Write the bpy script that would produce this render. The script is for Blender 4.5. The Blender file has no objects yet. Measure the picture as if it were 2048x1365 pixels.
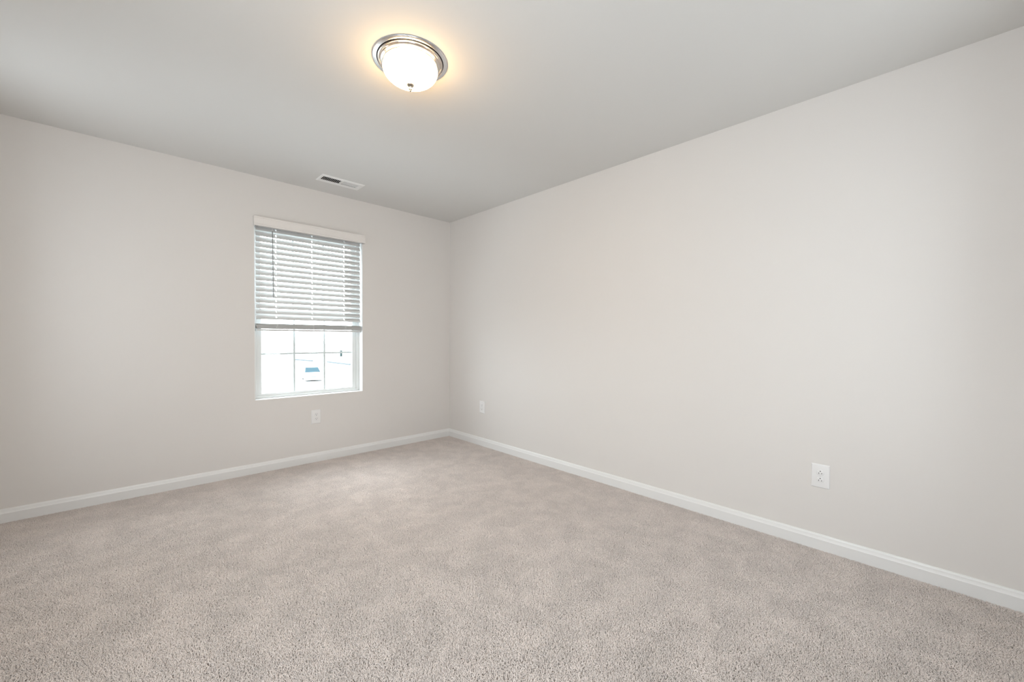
import bpy, math, random
from mathutils import Matrix, Vector

random.seed(7)
S = bpy.context.scene
C = S.collection
W, D, H = 3.44, 4.30, 2.44          # room: x -W..0, y -D..0, z 0..H ; far corner at the origin

# ------------------------------------------------------------------ camera
cam = bpy.data.cameras.new('camera')
cam.sensor_width = 36.0
cam.lens = 812.652 * 36.0 / 2048.0
cam.shift_y = 9.795 / 2048.0
cam.clip_start = 0.02
cam.clip_end = 2000
co = bpy.data.objects.new('camera', cam)
C.objects.link(co)
F = Vector((0.69205289, 0.7215632, -0.02023225))
R = Vector((0.72178654, -0.6920854, 0.00647959))
U = Vector((0.00932701, 0.01908758, 0.99977431))
m = Matrix((R, U, -F)).transposed().to_4x4()
m.translation = Vector((-2.71411, -3.86648, 1.13105))
co.matrix_world = m
S.camera = co

# ------------------------------------------------------------------ world (bright overcast sky), daylight, exposure
SKY = 12.0
world = bpy.data.worlds.new('sky')
S.world = world
world.use_nodes = True
bg = world.node_tree.nodes['Background']
bg.inputs['Color'].default_value = (0.865, 0.948, 1.0, 1)
bg.inputs['Strength'].default_value = SKY


def area_light(name, loc, direction, sx, sy, power, color, portal=False):
    li = bpy.data.lights.new(name, 'AREA')
    li.shape = 'RECTANGLE'
    li.size, li.size_y = sx, sy
    li.energy = power
    li.color = color
    li.cycles.is_portal = portal
    o = bpy.data.objects.new(name, li)
    C.objects.link(o)
    o.location = loc
    o.rotation_euler = Vector(direction).to_track_quat('-Z', 'Y').to_euler()
    return o


# window openings (x or y range, z range)
WX0, WX1, WZ0, WZ1 = -1.932, -1.022, 0.598, 2.080       # window_1 in the left wall (y = 0)
NY0, NY1, NZ0, NZ1 = -4.22, -2.80, 0.598, 2.080        # window_2 added for daylight: side wall by the camera, unseen (x = -W)
MY0, MY1 = -0.96, -0.60                                 # window_5: narrow one added at the same side wall's far end, for light
REAR = [(-3.22, -2.32, 1.15, 2.30), (-0.88, -0.57, 0.598, 2.08)]   # window_3 (high), window_4: unseen, added to the rear wall for light (y = -D)
area_light('sky_portal_1', ((WX0 + WX1) / 2, 0.17, (WZ0 + WZ1) / 2), (0, -1, 0), 0.91, 1.48, 1, (1, 1, 1), True)
sun = bpy.data.lights.new('added_soft_sun', 'SUN')             # soft sun added to brighten the floor by window_1; none is seen
sun.energy = 4.6
sun.angle = math.radians(32)
sun.color = (0.93, 0.97, 1.0)
so_ = bpy.data.objects.new('added_soft_sun', sun)
C.objects.link(so_)
so_.rotation_euler = Vector((0.12, -1.0, -1.15)).to_track_quat('-Z', 'Y').to_euler()
area_light('sky_portal_2', (-W - 0.17, (NY0 + NY1) / 2, (NZ0 + NZ1) / 2), (1, 0, 0), NY1 - NY0, NZ1 - NZ0, 1, (1, 1, 1), True)
area_light('sky_portal_5', (-W - 0.17, (MY0 + MY1) / 2, (NZ0 + NZ1) / 2), (1, 0, 0), MY1 - MY0, NZ1 - NZ0, 1, (1, 1, 1), True)
for i, (a, b, c, d) in enumerate(REAR):
    area_light('sky_portal_%d' % (i + 3), ((a + b) / 2, -D - 0.17, (c + d) / 2), (0, 1, 0), b - a, d - c, 1, (1, 1, 1), True)
S.view_settings.view_transform = 'Standard'
S.view_settings.look = 'None'
S.view_settings.gamma = 1
S.view_settings.exposure = -0.02
S.view_settings.use_curve_mapping = False
S.cycles.use_denoising = True
S.cycles.max_bounces = 14
S.cycles.diffuse_bounces = 8
S.cycles.transparent_max_bounces = 8
S.cycles.caustics_reflective = False
S.cycles.caustics_refractive = False
S.cycles.sample_clamp_indirect = 6


# ------------------------------------------------------------------ materials
def mat(name, color, rough=0.5, metallic=0.0, spec=0.5, emit=None, emit_strength=0, sheen=0.0):
    mt = bpy.data.materials.new(name)
    mt.use_nodes = True
    b = mt.node_tree.nodes['Principled BSDF']
    b.inputs['Base Color'].default_value = (*color, 1)
    b.inputs['Roughness'].default_value = rough
    b.inputs['Metallic'].default_value = metallic
    b.inputs['Specular IOR Level'].default_value = spec
    if emit:
        b.inputs['Emission Color'].default_value = (*emit, 1)
        b.inputs['Emission Strength'].default_value = emit_strength
    if sheen:
        b.inputs['Sheen Weight'].default_value = sheen
    return mt


def noise_mat(name, c0, c1, scale, rough=0.6, bump=0.0, bscale=400, detail=3, spec=0.3):
    """paint / stone: two close colours mixed by world-space noise, with a fine bump"""
    mt = mat(name, c0, rough, spec=spec)
    nt = mt.node_tree
    b = nt.nodes['Principled BSDF']
    g = nt.nodes.new('ShaderNodeNewGeometry')
    n = nt.nodes.new('ShaderNodeTexNoise')
    n.inputs['Scale'].default_value = scale
    n.inputs['Detail'].default_value = detail
    nt.links.new(g.outputs['Position'], n.inputs['Vector'])
    r = nt.nodes.new('ShaderNodeMix')
    r.data_type = 'RGBA'
    r.inputs[6].default_value = (*c0, 1)
    r.inputs[7].default_value = (*c1, 1)
    nt.links.new(n.outputs['Fac'], r.inputs[0])
    nt.links.new(r.outputs[2], b.inputs['Base Color'])
    if bump:
        n2 = nt.nodes.new('ShaderNodeTexNoise')
        n2.inputs['Scale'].default_value = bscale
        nt.links.new(g.outputs['Position'], n2.inputs['Vector'])
        bp = nt.nodes.new('ShaderNodeBump')
        bp.inputs['Strength'].default_value = bump
        bp.inputs['Distance'].default_value = 0.001
        nt.links.new(n2.outputs['Fac'], bp.inputs['Height'])
        nt.links.new(bp.outputs['Normal'], b.inputs['Normal'])
    return mt


M = {}
M['wall'] = noise_mat('wall_paint', (0.697, 0.672, 0.650), (0.709, 0.684, 0.662), 1.5, 0.75, 0.05)
M['ceiling'] = noise_mat('ceiling_paint', (0.690, 0.684, 0.668), (0.700, 0.694, 0.678), 1.5, 0.85, 0.05)
M['trim'] = mat('white_trim_paint', (0.77, 0.77, 0.765), 0.35)
M['vinyl'] = mat('white_vinyl', (0.70, 0.715, 0.71), 0.4)
M['muntin'] = mat('white_grille', (0.86, 0.90, 0.91), 0.4)
_n = M['muntin'].node_tree                                  # slight bluish translucency added to brighten the grille against the sky
_t = _n.nodes.new('ShaderNodeBsdfTranslucent'); _t.inputs['Color'].default_value = (0.70, 0.92, 0.97, 1)
_x = _n.nodes.new('ShaderNodeMixShader'); _x.inputs[0].default_value = 0.022
_o = [q for q in _n.nodes if q.type == 'OUTPUT_MATERIAL'][0]
_n.links.new(_n.nodes['Principled BSDF'].outputs[0], _x.inputs[1]); _n.links.new(_t.outputs[0], _x.inputs[2]); _n.links.new(_x.outputs[0], _o.inputs['Surface'])
M['slat'] = noise_mat('white_faux_wood', (0.61, 0.615, 0.612), (0.58, 0.585, 0.582), 20, 0.4)
M['valance'] = noise_mat('warm_white_faux_wood', (0.78, 0.75, 0.725), (0.74, 0.71, 0.69), 14, 0.45)
M['cord'] = mat('white_cord', (0.85, 0.85, 0.84), 0.8)
M['wand'] = mat('grey_plastic_wand', (0.30, 0.31, 0.31), 0.3)
M['plastic'] = mat('white_plastic', (0.79, 0.785, 0.785), 0.3)
M['slot'] = mat('dark_slot', (0.012, 0.012, 0.012), 0.8)
M['steel'] = mat('painted_screw', (0.70, 0.70, 0.70), 0.3, 0.4)
M['register'] = mat('white_register_enamel', (0.84, 0.84, 0.83), 0.35)
M['duct'] = mat('dark_duct', (0.012, 0.012, 0.012), 0.8, spec=0.1)
M['nickel'] = mat('brushed_nickel', (0.80, 0.79, 0.795), 0.16, 1.0)
M['ring_nickel'] = mat('polished_nickel', (0.74, 0.67, 0.61), 0.14, 1.0)
M['dark_nickel'] = mat('finial_nickel', (0.50, 0.45, 0.38), 0.22, 1.0)
M['groove_shade'] = mat('painted_groove_shade', (0.012, 0.010, 0.008), 0.5)  # near-black stands in for the dark reflection in the groove
M['glow'] = mat('lit_frosted_glass', (0.9, 0.88, 0.85), 0.4, emit=(1.0, 0.62, 0.26), emit_strength=20.0)
_n = M['glow'].node_tree                                    # emission graded, weaker near the rim, to widen the glow on the ceiling
_c = _n.nodes.new('ShaderNodeTexCoord'); _s = _n.nodes.new('ShaderNodeSeparateXYZ'); _m = _n.nodes.new('ShaderNodeMapRange')
_n.links.new(_c.outputs['Object'], _s.inputs[0]); _n.links.new(_s.outputs['Z'], _m.inputs[0])
for _i, _q in enumerate((-0.045, -0.085, 14.0, 62.0)):
    _m.inputs[_i + 1].default_value = _q
_n.links.new(_m.outputs[0], _n.nodes['Principled BSDF'].inputs['Emission Strength'])
M['backing'] = mat('carpet_backing', (0.30, 0.26, 0.22), 0.95)
M['concrete'] = noise_mat('pale_concrete', (0.33, 0.33, 0.32), (0.29, 0.29, 0.285), 0.4, 0.9)
M['kerb'] = mat('pale_kerb', (0.068, 0.082, 0.088), 0.8)
M['car'] = mat('white_car_paint', (0.80, 0.81, 0.82), 0.25)
M['car_glass'] = mat('tinted_car_glass', (0.014, 0.036, 0.047), 0.3, spec=0.08)
M['tyre'] = mat('washed_out_tyre', (0.45, 0.45, 0.45), 0.8)  # grey lightened to paint the washed-out glare onto the tyres
M['teal'] = mat('teal_enamel', (0.014, 0.028, 0.028), 0.6, spec=0.1)
M['grey'] = mat('dark_grey', (0.035, 0.038, 0.04), 0.6, spec=0.1)

def glass_material(name, tint):
    g = bpy.data.materials.new(name)
    g.use_nodes = True
    nt = g.node_tree
    nt.nodes.clear()
    out = nt.nodes.new('ShaderNodeOutputMaterial')
    mx = nt.nodes.new('ShaderNodeMixShader')
    tr = nt.nodes.new('ShaderNodeBsdfTransparent')
    tr.inputs['Color'].default_value = (*tint, 1)
    gl = nt.nodes.new('ShaderNodeBsdfGlossy')
    gl.inputs['Roughness'].default_value = 0.02
    lw = nt.nodes.new('ShaderNodeLayerWeight')              # Schlick reflection, the same from both faces of the pane
    lw.inputs['Blend'].default_value = 0.5
    pw = nt.nodes.new('ShaderNodeMath'); pw.operation = 'POWER'; pw.inputs[1].default_value = 5
    fr = nt.nodes.new('ShaderNodeMath'); fr.operation = 'MULTIPLY_ADD'; fr.inputs[1].default_value = 0.9; fr.inputs[2].default_value = 0.04
    nt.links.new(lw.outputs['Facing'], pw.inputs[0])
    nt.links.new(pw.outputs[0], fr.inputs[0])
    nt.links.new(fr.outputs[0], mx.inputs[0])
    nt.links.new(tr.outputs[0], mx.inputs[1])
    nt.links.new(gl.outputs[0], mx.inputs[2])
    nt.links.new(mx.outputs[0], out.inputs['Surface'])
    return g


M['glass'] = glass_material('window_glass', (0.96, 0.975, 0.975))
M['dimmed'] = glass_material('dimming_window_glass', (0.84, 0.84, 0.84))     # grey tint added to dim the unseen windows, two faces: about half the light


def carpet_material():
    mt = mat('beige_twist_carpet', (0.6, 0.53, 0.47), 0.95, spec=0.1, sheen=0.25)
    nt = mt.node_tree
    b = nt.nodes['Principled BSDF']
    b.inputs['Sheen Roughness'].default_value = 0.5
    geo = nt.nodes.new('ShaderNodeNewGeometry')

    def noise(scale, detail, dist=0.0):
        n = nt.nodes.new('ShaderNodeTexNoise')
        n.inputs['Scale'].default_value = scale
        n.inputs['Detail'].default_value = detail
        n.inputs['Distortion'].default_value = dist
        nt.links.new(geo.outputs['Position'], n.inputs['Vector'])
        return n
    big, mid, fine = noise(2.0, 5, 0.8), noise(8.0, 6, 0.5), noise(150, 2)  # big and mid mottling paint the shading of leaning pile into the colour
    r1 = nt.nodes.new('ShaderNodeMapRange')
    r1.inputs[1].default_value, r1.inputs[2].default_value = 0.30, 0.70
    r1.inputs[3].default_value, r1.inputs[4].default_value = 0.955, 1.035
    r2 = nt.nodes.new('ShaderNodeMapRange')
    r2.inputs[1].default_value, r2.inputs[2].default_value = 0.40, 0.61
    r2.inputs[3].default_value, r2.inputs[4].default_value = 0.925, 1.03
    r3 = nt.nodes.new('ShaderNodeMapRange')
    r3.inputs[1].default_value, r3.inputs[2].default_value = 0.3, 0.7
    r3.inputs[3].default_value, r3.inputs[4].default_value = 0.90, 1.10
    for n, r in ((big, r1), (mid, r2), (fine, r3)):
        nt.links.new(n.outputs['Fac'], r.inputs[0])
    a = nt.nodes.new('ShaderNodeMath'); a.operation = 'MULTIPLY'
    c = nt.nodes.new('ShaderNodeMath'); c.operation = 'MULTIPLY'
    nt.links.new(r1.outputs[0], a.inputs[0]); nt.links.new(r2.outputs[0], a.inputs[1])
    nt.links.new(a.outputs[0], c.inputs[0]); nt.links.new(r3.outputs[0], c.inputs[1])
    v = nt.nodes.new('ShaderNodeVectorMath'); v.operation = 'SCALE'
    v.inputs[0].default_value = (0.728, 0.663, 0.627)
    nt.links.new(c.outputs[0], v.inputs['Scale'])
    nt.links.new(v.outputs[0], b.inputs['Base Color'])
    return mt


M['carpet'] = carpet_material()


# ------------------------------------------------------------------ mesh helpers
class MB:
    """collects shapes into one mesh"""

    def __init__(self):
        self.v, self.f = [], []

    def add(self, vs, fs):
        k = len(self.v)
        self.v += [tuple(x) for x in vs]
        self.f += [tuple(i + k for i in q) for q in fs]
        return self

    def box(self, x0, x1, y0, y1, z0, z1):
        vs = [(x, y, z) for x in (x0, x1) for y in (y0, y1) for z in (z0, z1)]
        fs = [(0, 1, 3, 2), (4, 6, 7, 5), (0, 4, 5, 1), (2, 3, 7, 6), (0, 2, 6, 4), (1, 5, 7, 3)]
        return self.add(vs, fs)

    def prism(self, prof, axis, a0, a1):
        """closed 2-D profile extruded along an axis; profile order: the two other axes in xyz order"""
        def p3(u, w, t):
            return {'x': (t, u, w), 'y': (u, t, w), 'z': (u, w, t)}[axis]
        n = len(prof)
        vs = [p3(*q, a0) for q in prof] + [p3(*q, a1) for q in prof]
        fs = [(i, (i + 1) % n, n + (i + 1) % n, n + i) for i in range(n)]
        fs += [tuple(range(n))[::-1], tuple(range(n, 2 * n))]
        return self.add(vs, fs)

    def ring(self, x0, x1, z0, z1, wl, wr, wb, wt, y0, y1):
        """rectangular frame in the xz plane, y0..y1 deep"""
        o = [(x0, z0), (x1, z0), (x1, z1), (x0, z1)]
        i = [(x0 + wl, z0 + wb), (x1 - wr, z0 + wb), (x1 - wr, z1 - wt), (x0 + wl, z1 - wt)]
        vs = [(x, y, z) for y in (y0, y1) for x, z in o + i]
        fs = []
        for k in range(4):
            n = (k + 1) % 4
            fs += [(k, n, 4 + n, 4 + k), (8 + k, 12 + k, 12 + n, 8 + n), (k, 8 + k, 8 + n, n), (4 + k, 4 + n, 12 + n, 12 + k)]
        return self.add(vs, fs)

    def lathe(self, prof, seg=96, closed=False):
        n = len(prof)
        vs = [(r * math.cos(2 * math.pi * k / seg), r * math.sin(2 * math.pi * k / seg), z)
              for k in range(seg) for r, z in prof]
        fs = []
        for k in range(seg):
            k2 = (k + 1) % seg
            for i in range(n if closed else n - 1):
                j = (i + 1) % n
                fs.append((k * n + i, k2 * n + i, k2 * n + j, k * n + j))
        return self.add(vs, fs)

    def tube(self, pts, r, seg=8):
        pts = [Vector(q) for q in pts]
        vs, fs = [], []
        for i, q in enumerate(pts):
            t = (pts[min(i + 1, len(pts) - 1)] - pts[max(i - 1, 0)]).normalized()
            a = t.cross(Vector((0.31, 0.87, 0.39))).normalized()
            b = t.cross(a)
            for k in range(seg):
                w = 2 * math.pi * k / seg
                vs.append(q + a * math.cos(w) * r + b * math.sin(w) * r)
        for i in range(len(pts) - 1):
            for k in range(seg):
                k2 = (k + 1) % seg
                fs.append((i * seg + k, i * seg + k2, (i + 1) * seg + k2, (i + 1) * seg + k))
        fs += [tuple(range(seg))[::-1], tuple(range((len(pts) - 1) * seg, len(pts) * seg))]
        return self.add(vs, fs)

    def mesh(self, name, material, bevel=0.0, smooth=None, segs=2):
        me = bpy.data.meshes.new(name)
        me.from_pydata(self.v, [], self.f)
        import bmesh
        bm = bmesh.new()
        bm.from_mesh(me)
        bmesh.ops.remove_doubles(bm, verts=bm.verts, dist=1e-6)
        bmesh.ops.recalc_face_normals(bm, faces=bm.faces)
        if bevel:
            bmesh.ops.bevel(bm, geom=[e for e in bm.edges if len(e.link_faces) == 2 and e.calc_face_angle() > 0.5],
                            offset=bevel, segments=segs, profile=0.5, affect='EDGES')
        bm.to_mesh(me)
        bm.free()
        me.materials.append(material)
        if smooth is not None:
            for p in me.polygons:
                p.use_smooth = True
            me.set_sharp_from_angle(angle=math.radians(smooth))
        return me

    def obj(self, name, material, parent=None, bevel=0.0, smooth=None, loc=(0, 0, 0), segs=2):
        o = bpy.data.objects.new(name, self.mesh(name, material, bevel, smooth, segs))
        C.objects.link(o)
        o.location = loc
        if parent:
            o.parent = parent
        return o


def tag(o, label=None, cat=None, group=None, kind=None):
    for k, val in (('label', label), ('category', cat), ('group', group), ('kind', kind)):
        if val:
            o[k] = val
    return o


def thing(name, label, cat, loc=(0, 0, 0), rotz=0.0, group=None):
    o = bpy.data.objects.new(name, None)
    C.objects.link(o)
    o.empty_display_size = 0.05
    o.location = loc
    o.rotation_euler = (0, 0, rotz)
    return tag(o, label, cat, group)


def copy_tree(o, parent=None):
    c = o.copy()
    C.objects.link(c)
    if parent:
        c.parent = parent
    for ch in list(o.children):
        copy_tree(ch, c)
    return c


def struct(name, mb, material, label, cat, **k):
    o = mb.obj(name, material, **k)
    return tag(o, label, cat, kind='structure')


# ------------------------------------------------------------------ room shell
T = 0.16
def wall_with_holes(axis, at, out, a0, a1, holes):
    """wall slab from `at` outwards by `out`, spanning a0..a1, with openings (h0, h1, z0, z1) from low to high"""
    mb = MB()
    rects, p = [], a0
    for h0, h1, z0, z1 in holes:
        rects += [(p, h0, -0.1, H + 0.1), (h0, h1, -0.1, z0), (h0, h1, z1, H + 0.1)]
        p = h1
    rects.append((p, a1, -0.1, H + 0.1))
    for p0, p1, q0, q1 in rects:
        if axis == 'y':
            mb.box(p0, p1, min(at, at + out), max(at, at + out), q0, q1)
        else:
            mb.box(min(at, at + out), max(at, at + out), p0, p1, q0, q1)
    return mb


struct('wall_left', wall_with_holes('y', 0, T, -W - T, T, [(WX0, WX1, WZ0, WZ1)]), M['wall'],
       'pale greige painted wall on the left, holding the window', 'wall')
struct('wall_right', MB().box(0, T, -D - T, 0, -0.1, H + 0.1), M['wall'],
       'long blank pale grey painted wall on the right', 'wall')
struct('wall_rear', wall_with_holes('y', -D, -T, -W - T, 0, REAR), M['wall'],
       'painted wall behind the camera facing the window', 'wall')
struct('wall_near', wall_with_holes('x', -W, -T, -D, 0, [(NY0, NY1, NZ0, NZ1), (MY0, MY1, NZ0, NZ1)]), M['wall'],
       'painted side wall facing the long blank wall', 'wall')
VX0, VX1, VY0, VY1 = -1.525, -1.226, -0.407, -0.318        # register throat in the ceiling
mb = MB()
mb.box(-W - T, VX0, -D - T, T, H, H + 0.12).box(VX1, T, -D - T, T, H, H + 0.12)
mb.box(VX0, VX1, -D - T, VY0, H, H + 0.12).box(VX0, VX1, VY1, T, H, H + 0.12)
struct('ceiling', mb, M['ceiling'], 'flat pale grey painted ceiling above the bedroom', 'ceiling')
struct('floor', MB().box(-W - T, T, -D - T, T, -0.12, -0.012), M['backing'],
       'floor under the beige carpet', 'floor')


def baseboard(name, A, B, n, label):
    A, B, n = Vector(A), Vector(B), Vector(n)
    d = (B - A).normalized()
    prof = [(0, -0.012), (0.0135, -0.012), (0.0135, 0.0535), (0.0125, 0.0545), (0.0115, 0.0575), (0.0100, 0.0640),
            (0.0088, 0.0690), (0.0086, 0.0712), (0.0076, 0.0722), (0.0066, 0.0765), (0.0050, 0.0795), (0.0, 0.0800)]
    k = len(prof)
    vs = [A + d * t + n * t + Vector((0, 0, z)) for t, z in prof] + [B - d * t + n * t + Vector((0, 0, z)) for t, z in prof]
    fs = [(i, (i + 1) % k, k + (i + 1) % k, k + i) for i in range(k)] + [tuple(range(k)), tuple(range(k, 2 * k))]
    struct(name, MB().add(vs, fs), M['trim'], label, 'baseboard', smooth=35)


baseboard('baseboard_left', (-W, 0, 0), (0, 0, 0), (0, -1, 0), 'white moulded baseboard along the left wall under the window')
baseboard('baseboard_right', (0, 0, 0), (0, -D, 0), (-1, 0, 0), 'white moulded baseboard along the long blank right wall')
baseboard('baseboard_rear', (0, -D, 0), (-W, -D, 0), (0, 1, 0), 'white moulded baseboard along the wall behind the camera')
baseboard('baseboard_near', (-W, -D, 0), (-W, 0, 0), (1, 0, 0), 'white moulded baseboard along the side wall')

# ------------------------------------------------------------------ window 1 (vinyl single-hung sash in a drywall return)
FD = 0.080                                                  # frame face behind the wall plane
mb = MB()
t = 0.004
mb.box(WX0, WX0 + t, 0.0005, T, WZ0, WZ1).box(WX1 - t, WX1, 0.0005, T, WZ0, WZ1)
mb.box(WX0 + t, WX1 - t, 0.0005, T, WZ0, WZ0 + t).box(WX0 + t, WX1 - t, 0.0005, T, WZ1 - t, WZ1)
struct('trim_1', mb, M['trim'], 'white painted sill and return lining the window opening', 'trim')


def sash_window(name, label, x0, x1, z0, z1, full=True):
    w = thing(name, label, 'window')
    w['kind'] = 'structure'
    zm = (z0 + z1) / 2 - 0.01
    e = 0.0045
    x0, x1, z0, z1 = x0 + e, x1 - e, z0 + e, z1 - e
    f = MB()
    fw = 0.027
    f.ring(x0, x1, z0, z1, fw, fw, 0.018, fw, FD, FD + 0.07)
    f.obj('frame', M['vinyl'], w, bevel=0.0015)
    for nm, a, b, yo in (('lower_sash', z0 + 0.012, zm + 0.02, FD + 0.008), ('upper_sash', zm - 0.02, z1 - fw, FD + 0.036)):
        sx0, sx1, sw, sd = x0 + fw, x1 - fw, 0.037, 0.026
        so = MB().ring(sx0, sx1, a, b, sw, sw, 0.026, 0.034, yo, yo + sd).obj(nm, M['vinyl'], w, bevel=0.0025)
        gx0, gx1, gz0, gz1 = sx0 + sw, sx1 - sw, a + 0.026, b - 0.034
        gy = yo + sd / 2
        MB().box(gx0 - 0.004, gx1 + 0.004, gy - 0.0075, gy - 0.0065, gz0 - 0.004, gz1 + 0.004).obj('glass_pane', M['glass'], so)
        gr = MB()
        for k in (1, 2):
            xc = gx0 + (gx1 - gx0) * k / 3
            gr.box(xc - 0.008, xc + 0.008, gy - 0.0025, gy + 0.0025, gz0, gz1)
        zc = (gz0 + gz1) / 2
        gr.box(gx0, gx1, gy - 0.0024, gy + 0.0024, zc - 0.0075, zc + 0.0075)
        gr.obj('grille', M['muntin'], so, bevel=0.001)
    return w


sash_window('window_1', 'white vinyl sash window with a grid of muntins behind the blind', WX0, WX1, WZ0, WZ1)

# window_2: twin sash added in the side wall, out of frame, to brighten the room
w2 = thing('window_2', 'white twin sash window added unseen in the side wall for daylight', 'window', (-W, 0, 0))
w2['kind'] = 'structure'
f = MB()
ym = (NY0 + NY1) / 2
for a, b in ((NY0, NY0 + 0.05), (NY1 - 0.05, NY1), (ym - 0.03, ym + 0.03)):
    f.box(-0.08, -0.04, a, b, NZ0, NZ1)
for a, b in ((NZ0, NZ0 + 0.05), (NZ1 - 0.05, NZ1)):
    f.box(-0.08, -0.04, NY0, NY1, a, b)
f.obj('frame', M['vinyl'], w2)
MB().box(-0.062, -0.060, NY0 + 0.04, NY1 - 0.04, NZ0 + 0.04, NZ1 - 0.04).obj('glass_pane', M['dimmed'], w2)
w5 = MB()  # narrow window added, unseen, to brighten the left wall
for a, b in ((MY0, MY0 + 0.03), (MY1 - 0.03, MY1)):
    w5.box(-W - 0.08, -W - 0.04, a, b, NZ0, NZ1)
for a, b in ((NZ0, NZ0 + 0.03), (NZ1 - 0.03, NZ1)):
    w5.box(-W - 0.08, -W - 0.04, MY0 + 0.03, MY1 - 0.03, a, b)
w5o = w5.obj('window_5', M['vinyl'])
MB().box(-W - 0.062, -W - 0.060, MY0 + 0.02, MY1 - 0.02, NZ0 + 0.02, NZ1 - 0.02).obj('glass_pane', M['dimmed'], w5o)
tag(w5o, 'white frame of the narrow window added unseen in the side wall for daylight', 'window', kind='structure')
for i, (a, b, c, d) in enumerate(REAR):  # unseen rear windows, added and sized to fill the room with daylight
    wr = MB().ring(a, b, c, d, 0.03, 0.03, 0.03, 0.03, -D - 0.08, -D - 0.04).obj('window_%d' % (i + 3), M['vinyl'])
    MB().box(a + 0.02, b - 0.02, -D - 0.062, -D - 0.060, c + 0.02, d - 0.02).obj('glass_pane', M['dimmed'], wr)
    tag(wr, ('white frame of the high-set window added unseen in the rear wall for daylight' if i == 0 else 'white frame of the tall narrow window added unseen in the rear wall for daylight'), 'window', kind='structure')

# ------------------------------------------------------------------ window blind
PITCH, SL = 0.0459, 0.050
TILT = math.radians(60)
LAD = (-1.764, -1.476, -1.190)
bx0, bx1, by = -1.9145, -1.0365, 0.036
blind = thing('window_blind', 'white horizontal slat blind lowered over the upper part of the window', 'blind',
              ((WX0 + WX1) / 2, 0, WZ0))
BO = Vector(blind.location)


def blind_part(mb, name, material, **k):
    o = mb.obj(name, material, blind, **k)
    o.matrix_parent_inverse = Matrix.Translation(-BO)
    return o


# valance with two short returns
vx0, vx1, vz0, vz1, vy = -1.9365, -1.0125, 2.031, 2.1085, -0.040
prof = [(vy + 0.004, vz0), (vy + 0.0010, vz0 + 0.002), (vy, vz0 + 0.006), (vy, vz0 + 0.014), (vy + 0.0025, vz0 + 0.0165), (vy + 0.0025, vz1 - 0.0165),
        (vy, vz1 - 0.014), (vy, vz1 - 0.006), (vy + 0.0015, vz1 - 0.002), (vy + 0.005, vz1), (vy + 0.012, vz1), (vy + 0.012, vz0)]
val = blind_part(MB().prism(prof, 'x', vx0, vx1), 'valance', M['valance'])
for nm, xa, xb in (('l', vx0, vx0 + 0.010), ('r', vx1 - 0.010, vx1)):
    r_ = MB().box(xa, xb, vy + 0.0121, -0.0005, vz0, vz1).obj('valance_return', M['valance'], val, bevel=0.0015)
blind_part(MB().box(bx0, bx1, 0.010, 0.062, 2.034, 2.074), 'headrail', M['slat'], bevel=0.002)

# slat: gently crowned strip with three route holes
def slat_mesh():
    mb = MB()
    hw, hd, th = 0.0038, 0.0095, 0.0026
    ys = [-SL / 2, -SL / 2 + 0.0015, -0.018, -hd, 0.0, hd, 0.018, SL / 2 - 0.0015, SL / 2]
    xs = [bx0]
    for l in LAD:
        xs += [l - hw, l + hw]
    xs.append(bx1)
    xc = (bx0 + bx1) / 2
    crown = lambda y: 0.0022 * (1 - (2 * y / SL) ** 2)
    edge = lambda y: 0.35 if abs(abs(y) - SL / 2) < 1e-6 else 1.0
    for i in range(len(xs) - 1):
        hole = i % 2 == 1
        for j in range(len(ys) - 1):
            if hole and abs((ys[j] + ys[j + 1]) / 2) < hd:
                continue
            a, b = ys[j], ys[j + 1]
            vs = []
            for x in (xs[i] - xc, xs[i + 1] - xc):
                for y in (a, b):
                    for s in (-1, 1):
                        vs.append((x, y, crown(y) + s * th / 2 * edge(y)))
            mb.add(vs, [(0, 2, 6, 4), (1, 5, 7, 3), (0, 1, 3, 2), (4, 6, 7, 5), (0, 4, 5, 1), (2, 3, 7, 6)])
    me = mb.mesh('slat', M['slat'])
    # drop the faces buried between neighbouring cells
    import bmesh
    bm = bmesh.new(); bm.from_mesh(me)
    seen = {}
    for fc in bm.faces:
        key = tuple(round(v, 6) for v in fc.calc_center_median())
        seen.setdefault(key, []).append(fc)
    bmesh.ops.delete(bm, geom=[f for l in seen.values() if len(l) > 1 for f in l], context='FACES')
    bmesh.ops.recalc_face_normals(bm, faces=bm.faces)
    bm.to_mesh(me); bm.free()
    for p in me.polygons:
        p.use_smooth = True
    me.set_sharp_from_angle(angle=math.radians(40))
    return me


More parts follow.
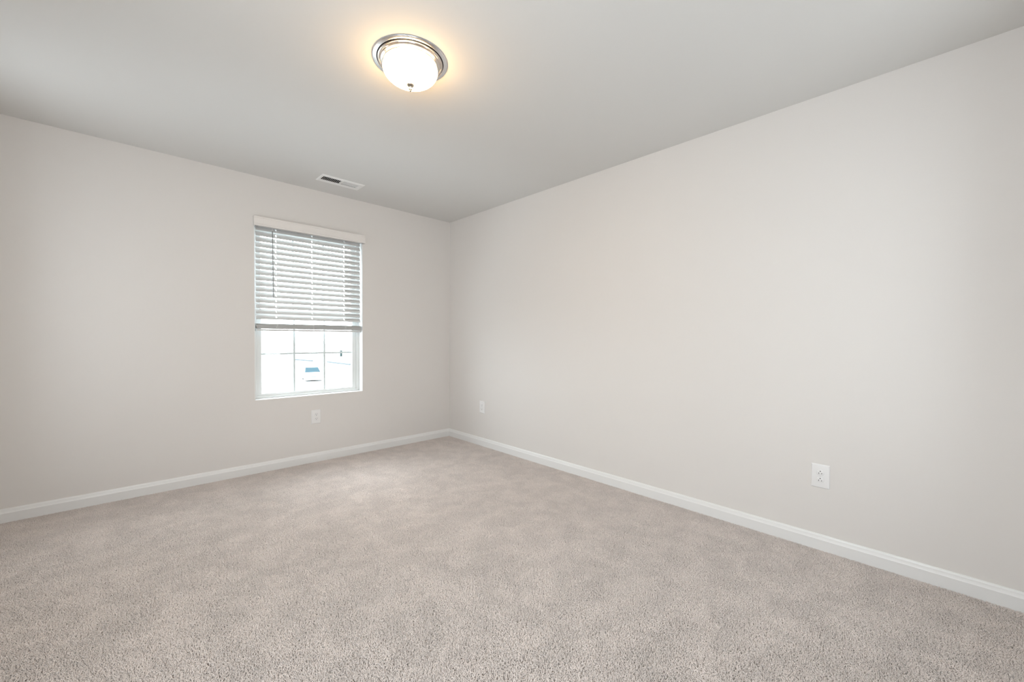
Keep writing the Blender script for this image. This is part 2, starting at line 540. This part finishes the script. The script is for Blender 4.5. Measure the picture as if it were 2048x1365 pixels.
sm = slat_mesh()
xc = (bx0 + bx1) / 2
z = 2.006 + SL / 2 * math.sin(TILT)
spots = []
for k in range(17):
    spots.append((xc + random.uniform(-.0008, .0008), by, z - PITCH * k, TILT + random.uniform(-.02, .02)))
z = 1.2315
for k in range(14):
    spots.append((xc + random.uniform(-.003, .003), by + random.uniform(-.002, .002), z, random.uniform(-.015, .015) - (0.10 if k == 0 else 0)))
    z -= 0.0029
for i, (x, y, zz, a) in enumerate(spots):
    o = bpy.data.objects.new('slat', sm)
    C.objects.link(o)
    o.parent = blind
    o.location = Vector((x, y, zz)) - BO
    o.rotation_euler = (a, 0, 0)
blind_part(MB().box(bx0, bx1, by - 0.026, by + 0.026, 1.1745, 1.1890), 'bottom_rail', M['slat'], bevel=0.003)
for l in LAD:
    lc = MB()
    for s in (-1, 1):
        pts = [(l + s * 0.0, by + s * 0.0275, 2.036), (l, by + s * 0.0275, 1.60), (l, by + s * 0.0275, 1.238)]
        lc.tube(pts, 0.0008, 6)
    for q in range(5):                                      # slack ladder string bunched in front of the gathered slats
        zz = 1.236 - 0.0105 * q
        w_ = random.uniform(0.006, 0.011) * random.choice((-1, 1))
        lc.tube([(l, by - 0.0275, zz), (l + w_ * .7, by - 0.033, zz - 0.001), (l + w_, by - 0.035, zz - 0.005),
                 (l + w_ * .5, by - 0.033, zz - 0.009), (l - w_ * .3, by - 0.0285, zz - 0.0105)], 0.0011, 6)
    blind_part(lc, 'ladder_cord', M['cord'], smooth=60)
    lf = MB().tube([(l, by, 2.036), (l, by, 1.185)], 0.0007, 6)
    blind_part(lf, 'lift_cord', M['cord'], smooth=60)
wd = blind_part(MB().tube([(-1.7970, 0.0015, 2.012), (-1.7940, 0.0, 1.70), (-1.7925, -0.001, 1.456)], 0.0042, 6), 'wand', M['wand'])
tag(wd, 'grey plastic tilt wand')
hk = MB().tube([(-1.7970, 0.014, 2.034), (-1.7970, 0.004, 2.030), (-1.7972, 0.0015, 2.016), (-1.7970, 0.0015, 2.008)], 0.0016, 6).obj('hook', M['cord'], wd)

# ------------------------------------------------------------------ ceiling light
LX, LY = -1.7155, -2.1175
lamp = thing('ceiling_light', 'flush mount ceiling light with glowing frosted dome and brushed nickel rim', 'lamp', (LX, LY, H))
pan = [(0.0, -0.0003), (0.1670, -0.0003), (0.1707, -0.0010), (0.1716, -0.0026), (0.1709, -0.0042), (0.1692, -0.0050),
       (0.1562, -0.0052), (0.1545, -0.0056), (0.1538, -0.0050)]
MB().lathe(pan, 128).obj('canopy', M['nickel'], lamp, smooth=30)
MB().lathe([(0.1538, -0.0050), (0.1538, -0.0008), (0.1500, -0.0008), (0.1500, -0.0068)], 128).obj('groove_shade', M['groove_shade'], lamp, smooth=30)  # groove walls coloured dark to paint in their reflection line
col = [(0.1500, -0.0066), (0.1497, -0.0078), (0.1490, -0.0082), (0.1440, -0.0088), (0.1432, -0.0098), (0.1425, -0.0112), (0.1415, -0.0116), (0.1405, -0.0110), (0.1395, -0.0110),
       (0.1375, -0.0128), (0.1368, -0.0152), (0.1358, -0.0160), (0.1305, -0.0168), (0.1250, -0.0186), (0.1240, -0.0206), (0.1230, -0.0212), (0.1222, -0.0206), (0.1222, -0.0150)]
MB().lathe(col, 128).obj('stepped_ring', M['ring_nickel'], lamp, smooth=30)
dome = [(0.1212, -0.0180), (0.1212, -0.0240), (0.1240, -0.0300), (0.1265, -0.0360), (0.1272, -0.0420)]
n = 20
for i in range(1, n + 1):
    a = math.pi / 2 * i / n
    dome.append((0.1272 * math.cos(a) if i < n else 0.0, -0.0420 - 0.0690 * math.sin(a) ** 1.08))
MB().lathe(dome, 128).obj('glass_shade', M['glow'], lamp, smooth=60)
fin = [(0.0, -0.1095), (0.0160, -0.1100), (0.0175, -0.1118), (0.0170, -0.1145), (0.0140, -0.1175), (0.0098, -0.1200), (0.0070, -0.1225), (0.0058, -0.1260),
       (0.0078, -0.1290), (0.0086, -0.1320), (0.0075, -0.1350), (0.0052, -0.1375), (0.0044, -0.1390), (0.0048, -0.1405), (0.0035, -0.1425), (0.0, -0.1432)]
MB().lathe(fin, 40).obj('finial', M['dark_nickel'], lamp, smooth=50)

# ------------------------------------------------------------------ ceiling register
vent = thing('ceiling_vent', 'white slotted air register in the ceiling above the window', 'vent', (-1.3645, -0.350, H))
vx, vyy = 0.1765, 0.080
ox0, ox1, oy0, oy1 = VX0 + 1.3645, VX1 + 1.3645, VY0 + 0.350, VY1 + 0.350
fl = MB()
ring_o = [(-vx, -vyy), (vx, -vyy), (vx, vyy), (-vx, vyy)]
ring_i = [(ox0, oy0), (ox1, oy0), (ox1, oy1), (ox0, oy1)]
lay = []
for pts, dz, ins in ((ring_o, -0.0004, 0.0), (ring_o, -0.0030, 0.0008), (ring_o, -0.0075, 0.007), (ring_i, -0.0075, -0.004), (ring_i, -0.0065, -0.001), (ring_i, -0.0035, -0.001)):
    lay.append([(px - math.copysign(ins, px), py - (math.copysign(ins, py) if abs(py) > .03 else ins), dz) for px, py in pts])
vs = [q for l in lay for q in l]
fs = [(4 * a + k, 4 * a + (k + 1) % 4, 4 * (a + 1) + (k + 1) % 4, 4 * (a + 1) + k) for a in range(len(lay) - 1) for k in range(4)]
fl.add(vs, fs)
fl.obj('faceplate', M['register'], vent, smooth=30)
MB().box(-0.0045, 0.0045, oy0, oy1, -0.0070, 0.006).obj('divider', M['register'], vent)
def louvre(lean):
    a = math.radians(45) * lean
    hl = 0.0062 if lean > 0 else 0.0034
    dx, dz = math.sin(a) * hl, math.cos(a) * hl
    nx, nz = math.cos(a) * 0.0008, -math.sin(a) * 0.0008
    return MB().prism([(-dx - nx, -dz - nz), (-dx + nx, -dz + nz), (dx + nx, dz + nz), (dx - nx, dz - nz)], 'y', oy0 + 0.0031, oy1 - 0.0031).mesh('louvre', M['register'])
lm = {1: louvre(1), -1: louvre(-1)}
for half, x0_, x1_, lean in ((0, ox0, -0.0045, 1), (1, 0.0045, ox1, -1)):
    for k in range(12):
        o = bpy.data.objects.new('louvre', lm[lean])
        C.objects.link(o)
        o.parent = vent
        o.location = (x0_ + (x1_ - x0_) * (k + 0.5) / 12, 0, -0.0025)
for px in (-0.164, 0.164):
    MB().lathe([(0.0, -0.0088), (0.0032, -0.0086), (0.0040, -0.0075), (0.0040, -0.0060)], 20).obj('screw', M['register'], vent, loc=(px, 0, 0), smooth=50)
dk = MB()
e = 0.0015
dk.box(ox0 + e, ox1 - e, oy0 + e, oy1 - e, 0.095, 0.099)
dk.box(ox0 + e, ox0 + 2 * e, oy0 + e, oy1 - e, -0.0034, 0.095).box(ox1 - 2 * e, ox1 - e, oy0 + e, oy1 - e, -0.0034, 0.095)
dk.box(ox0 + 2 * e, ox1 - 2 * e, oy0 + e, oy0 + 2 * e, -0.0034, 0.095).box(ox0 + 2 * e, ox1 - 2 * e, oy1 - 2 * e, oy1 - e, -0.0034, 0.095)
dk.obj('duct_throat', M['duct'], vent)


# ------------------------------------------------------------------ wall outlets (built facing -y, local z up)
def outlet(label, loc, rotz, flip=False):
    o = thing('wall_outlet', label, 'outlet', loc, rotz, 'duplex wall outlets')
    hw, hh, d = 0.0405, 0.0635, 0.0062
    lay = [(hw, hh, -0.0003), (hw, hh, -0.0022), (hw - 0.0035, hh - 0.0035, -0.0054), (hw - 0.0065, hh - 0.0065, -d)]
    vs = [(sx * a, y, sz * b) for a, b, y in lay for sx, sz in ((-1, -1), (1, -1), (1, 1), (-1, 1))]
    fs = [(4 * i + k, 4 * i + (k + 1) % 4, 4 * i + 4 + (k + 1) % 4, 4 * i + 4 + k) for i in range(3) for k in range(4)] + [(12, 13, 14, 15)]
    MB().add(vs, fs).obj('cover_plate', M['plastic'], o, smooth=15)
    sg = -1 if flip else 1                                  # flip: ground hole above the two blades
    for zc in (0.0195, -0.0195):
        pr = []
        for k in range(40):
            a = 2 * math.pi * k / 40
            pr.append((0.0172 * math.cos(a), zc + max(-0.0140, min(0.0140, 0.0172 * math.sin(a)))))
        # grey rim painted in as shade round the receptacle face, then the face itself
        gp = [((x) * 1.045, zc + (q - zc) * 1.045) for x, q in pr]
        rc = MB().prism(pr, 'y', -d - 0.0014, -0.001).obj('receptacle', M['plastic'], o, bevel=0.0005, smooth=30)
        MB().prism(gp, 'y', -d - 0.00012, -0.001).obj('shade_rim', M['steel'], rc)
        for x, h in ((-0.0062, 0.0040), (0.0062, 0.0034)):
            MB().box(x - 0.0011, x + 0.0011, -d - 0.00155, -d, zc + sg * 0.0040 - h, zc + sg * 0.0040 + h).obj('slot', M['slot'], rc)
        gpz = zc - sg * 0.0072
        hp = [(0.0026 * math.cos(2 * math.pi * k / 16), gpz + 0.0026 * math.sin(2 * math.pi * k / 16)) for k in range(16)]
        MB().prism(hp, 'y', -d - 0.00155, -d).obj('ground_hole', M['slot'], rc)
    sc = MB()
    sc.prism([(0.0030 * math.cos(2 * math.pi * k / 20), 0.0030 * math.sin(2 * math.pi * k / 20)) for k in range(20)], 'y', -d - 0.0010, -d + 0.001)
    so = sc.obj('screw', M['steel'], o)
    return o


outlet('white duplex wall outlet on the left wall directly below the window', (-1.4555, 0, 0.4065), 0)
outlet('white duplex wall outlet on the right wall close to the far corner', (0, -0.5930, 0.4025), -math.pi / 2)
outlet('white duplex wall outlet low on the right wall, nearest the camera', (0, -3.4495, 0.3950), -math.pi / 2, True)


# ------------------------------------------------------------------ carpet: one object, a patch of twisted yarn tufts repeated by geometry nodes
def carpet():
    P, N = 0.43, 118
    step = P / N
    rnd = random.Random(3)
    mb = MB()
    V, Fc = mb.v, mb.f
    for i in range(N):
        for j in range(N):
            x = (i + rnd.uniform(-0.15, 1.15)) * step - P / 2
            y = (j + rnd.uniform(-0.15, 1.15)) * step - P / 2
            a = rnd.uniform(0, 2 * math.pi)
            lean = rnd.uniform(0.35, 1.15)
            r = rnd.uniform(0.00120, 0.00165)
            h = rnd.uniform(0.0105, 0.0135)
            curl = rnd.uniform(-1.2, 1.2)
            px, py, pz = x, y, 0.0
            k0 = len(V)
            L = (0.0, 0.35, 0.75, 1.0)
            for q, s in enumerate(L):
                off = 0.0068 * lean * s * s
                aa = a + curl * s
                cx, cy, cz = x + math.cos(aa) * off, y + math.sin(aa) * off, h * (s - 0.28 * lean * s * s)
                rr = r * (0.85, 1.0, 0.95, 0.55)[q]
                tilt = lean * s * 0.8
                ux, uy = math.cos(aa), math.sin(aa)
                for e_ in range(4):
                    w_ = math.pi / 2 * e_ + curl * s * 2
                    cu, cv = math.cos(w_) * rr, math.sin(w_) * rr
                    V.append((cx + ux * cu * math.cos(tilt) - uy * cv, cy + uy * cu * math.cos(tilt) + ux * cv, cz - cu * math.sin(tilt)))
            for q in range(3):
                for e_ in range(4):
                    e2 = (e_ + 1) % 4
                    Fc.append((k0 + 4 * q + e_, k0 + 4 * q + e2, k0 + 4 * q + 4 + e2, k0 + 4 * q + 4 + e_))
            Fc.append((k0 + 12, k0 + 13, k0 + 14, k0 + 15))
    me = bpy.data.meshes.new('carpet_pile')
    me.from_pydata(V, [], Fc)
    me.materials.append(M['carpet'])
    for p in me.polygons:
        p.use_smooth = True
    o = bpy.data.objects.new('carpet_pile', me)
    C.objects.link(o)
    o.location = (-W / 2, -D / 2, -0.0115)
    tag(o, 'beige twist pile carpet covering the whole bedroom floor', 'carpet', kind='stuff')
    ng = bpy.data.node_groups.new('carpet_patches', 'GeometryNodeTree')
    ng.interface.new_socket('Geometry', in_out='INPUT', socket_type='NodeSocketGeometry')
    ng.interface.new_socket('Geometry', in_out='OUTPUT', socket_type='NodeSocketGeometry')
    nd = ng.nodes
    gi, go = nd.new('NodeGroupInput'), nd.new('NodeGroupOutput')
    gr = nd.new('GeometryNodeMeshGrid')
    nx, ny = 8, 10
    gr.inputs['Size X'].default_value = P * (nx - 1)
    gr.inputs['Size Y'].default_value = P * (ny - 1)
    gr.inputs['Vertices X'].default_value = nx
    gr.inputs['Vertices Y'].default_value = ny
    ip = nd.new('GeometryNodeInstanceOnPoints')
    rv = nd.new('FunctionNodeRandomValue')
    rv.data_type = 'INT'
    rv.inputs[4].default_value = 0
    rv.inputs[5].default_value = 3
    mu = nd.new('ShaderNodeMath'); mu.operation = 'MULTIPLY'
    mu.inputs[1].default_value = math.pi / 2
    cx = nd.new('ShaderNodeCombineXYZ')
    ng.links.new(gr.outputs['Mesh'], ip.inputs['Points'])
    ng.links.new(gi.outputs[0], ip.inputs['Instance'])
    ng.links.new(rv.outputs[2], mu.inputs[0])
    ng.links.new(mu.outputs[0], cx.inputs['Z'])
    ng.links.new(cx.outputs[0], ip.inputs['Rotation'])
    ng.links.new(ip.outputs['Instances'], go.inputs[0])
    md = o.modifiers.new('patches', 'NODES')
    md.node_group = ng
    return o


carpet()

# ------------------------------------------------------------------ outside, far below the upper-floor window
GZ = -4.10
struct('ground', MB().box(-60, 140, 6, 300, GZ - 0.5, GZ), M['concrete'], 'pale overexposed ground outside the window', 'ground')


def far_kerb(pts, label):
    mb = MB()
    for (ax, ay), (bx, by_) in zip(pts[:-1], pts[1:]):
        dx, dy = bx - ax, by_ - ay
        l = math.hypot(dx, dy)
        n_ = (-dy / l * 0.15, dx / l * 0.15)
        vs = [(ax + s * n_[0], ay + s * n_[1], z_) for z_ in (GZ, GZ + 0.28) for s in (-1, 1)] + \
             [(bx + s * n_[0], by_ + s * n_[1], z_) for z_ in (GZ, GZ + 0.28) for s in (-1, 1)]
        mb.add(vs, [(0, 1, 3, 2), (4, 6, 7, 5), (0, 4, 5, 1), (2, 3, 7, 6), (0, 2, 6, 4), (1, 5, 7, 3)])
    o = mb.obj('kerb', M['kerb'])
    return tag(o, label, 'kerb', 'kerbs outside the window')


far_kerb([(24.6, 92.7), (25.8, 85.9)], 'faint bluish kerb beyond the middle lower window pane')
far_kerb([(27.0, 80.7), (27.3, 70.2)], 'faint bluish kerb beyond the right lower window pane')


def make_car():
    c = thing('car', 'pale car with blue tinted windows parked outside beyond the window', 'car', (13.7, 48.1, GZ), math.radians(-100))
    body = [(-2.2, 0.14), (-2.25, 0.62), (-2.15, 0.95), (-1.2, 1.02), (0.9, 1.0), (1.9, 0.86), (2.2, 0.66), (2.22, 0.16)]
    MB().prism(body, 'y', -0.88, 0.88).obj('body', M['car'], c, bevel=0.06)
    cab = MB()
    lo = [(-2.05, -0.84, 0.98), (1.05, -0.84, 0.98), (1.05, 0.84, 0.98), (-2.05, 0.84, 0.98)]
    hi = [(-1.75, -0.68, 1.52), (0.25, -0.68, 1.52), (0.25, 0.68, 1.52), (-1.75, 0.68, 1.52)]
    cab.add(lo + hi, [(0, 1, 5, 4), (1, 2, 6, 5), (2, 3, 7, 6), (3, 0, 4, 7), (0, 3, 2, 1), (4, 5, 6, 7)])
    cab.obj('windows', M['car_glass'], c, bevel=0.03)
    MB().box(-1.74, 0.24, -0.68, 0.68, 1.51, 1.57).obj('roof', M['car'], c, bevel=0.02)
    for y in (-0.885, 0.885):  # thin dark strips round the body
        MB().box(-2.0, 2.0, y - 0.02, y + 0.02, 0.66, 0.72).obj('side_strip', M['grey'], c)
    MB().box(2.19, 2.24, -0.7, 0.7, 0.50, 0.56).obj('end_strip', M['grey'], c)
    MB().box(-2.27, -2.22, -0.7, 0.7, 0.56, 0.62).obj('end_strip', M['grey'], c)
    for x in (-1.4, 1.4):
        for y in (-0.80, 0.80):
            MB().prism([(x + 0.33 * math.cos(a * math.pi / 12), 0.33 + 0.33 * math.sin(a * math.pi / 12)) for a in range(24)], 'y', y - 0.1, y + 0.1).obj('wheel', M['tyre'], c)
    return c


make_car()
bxo = MB().box(-0.22, 0.22, -0.22, 0.22, 0, 1.6).obj('utility_box', M['teal'], loc=(38.7, 104.1, GZ), bevel=0.02)
tag(bxo, 'small teal utility box far outside beyond the right window pane', 'utility box')
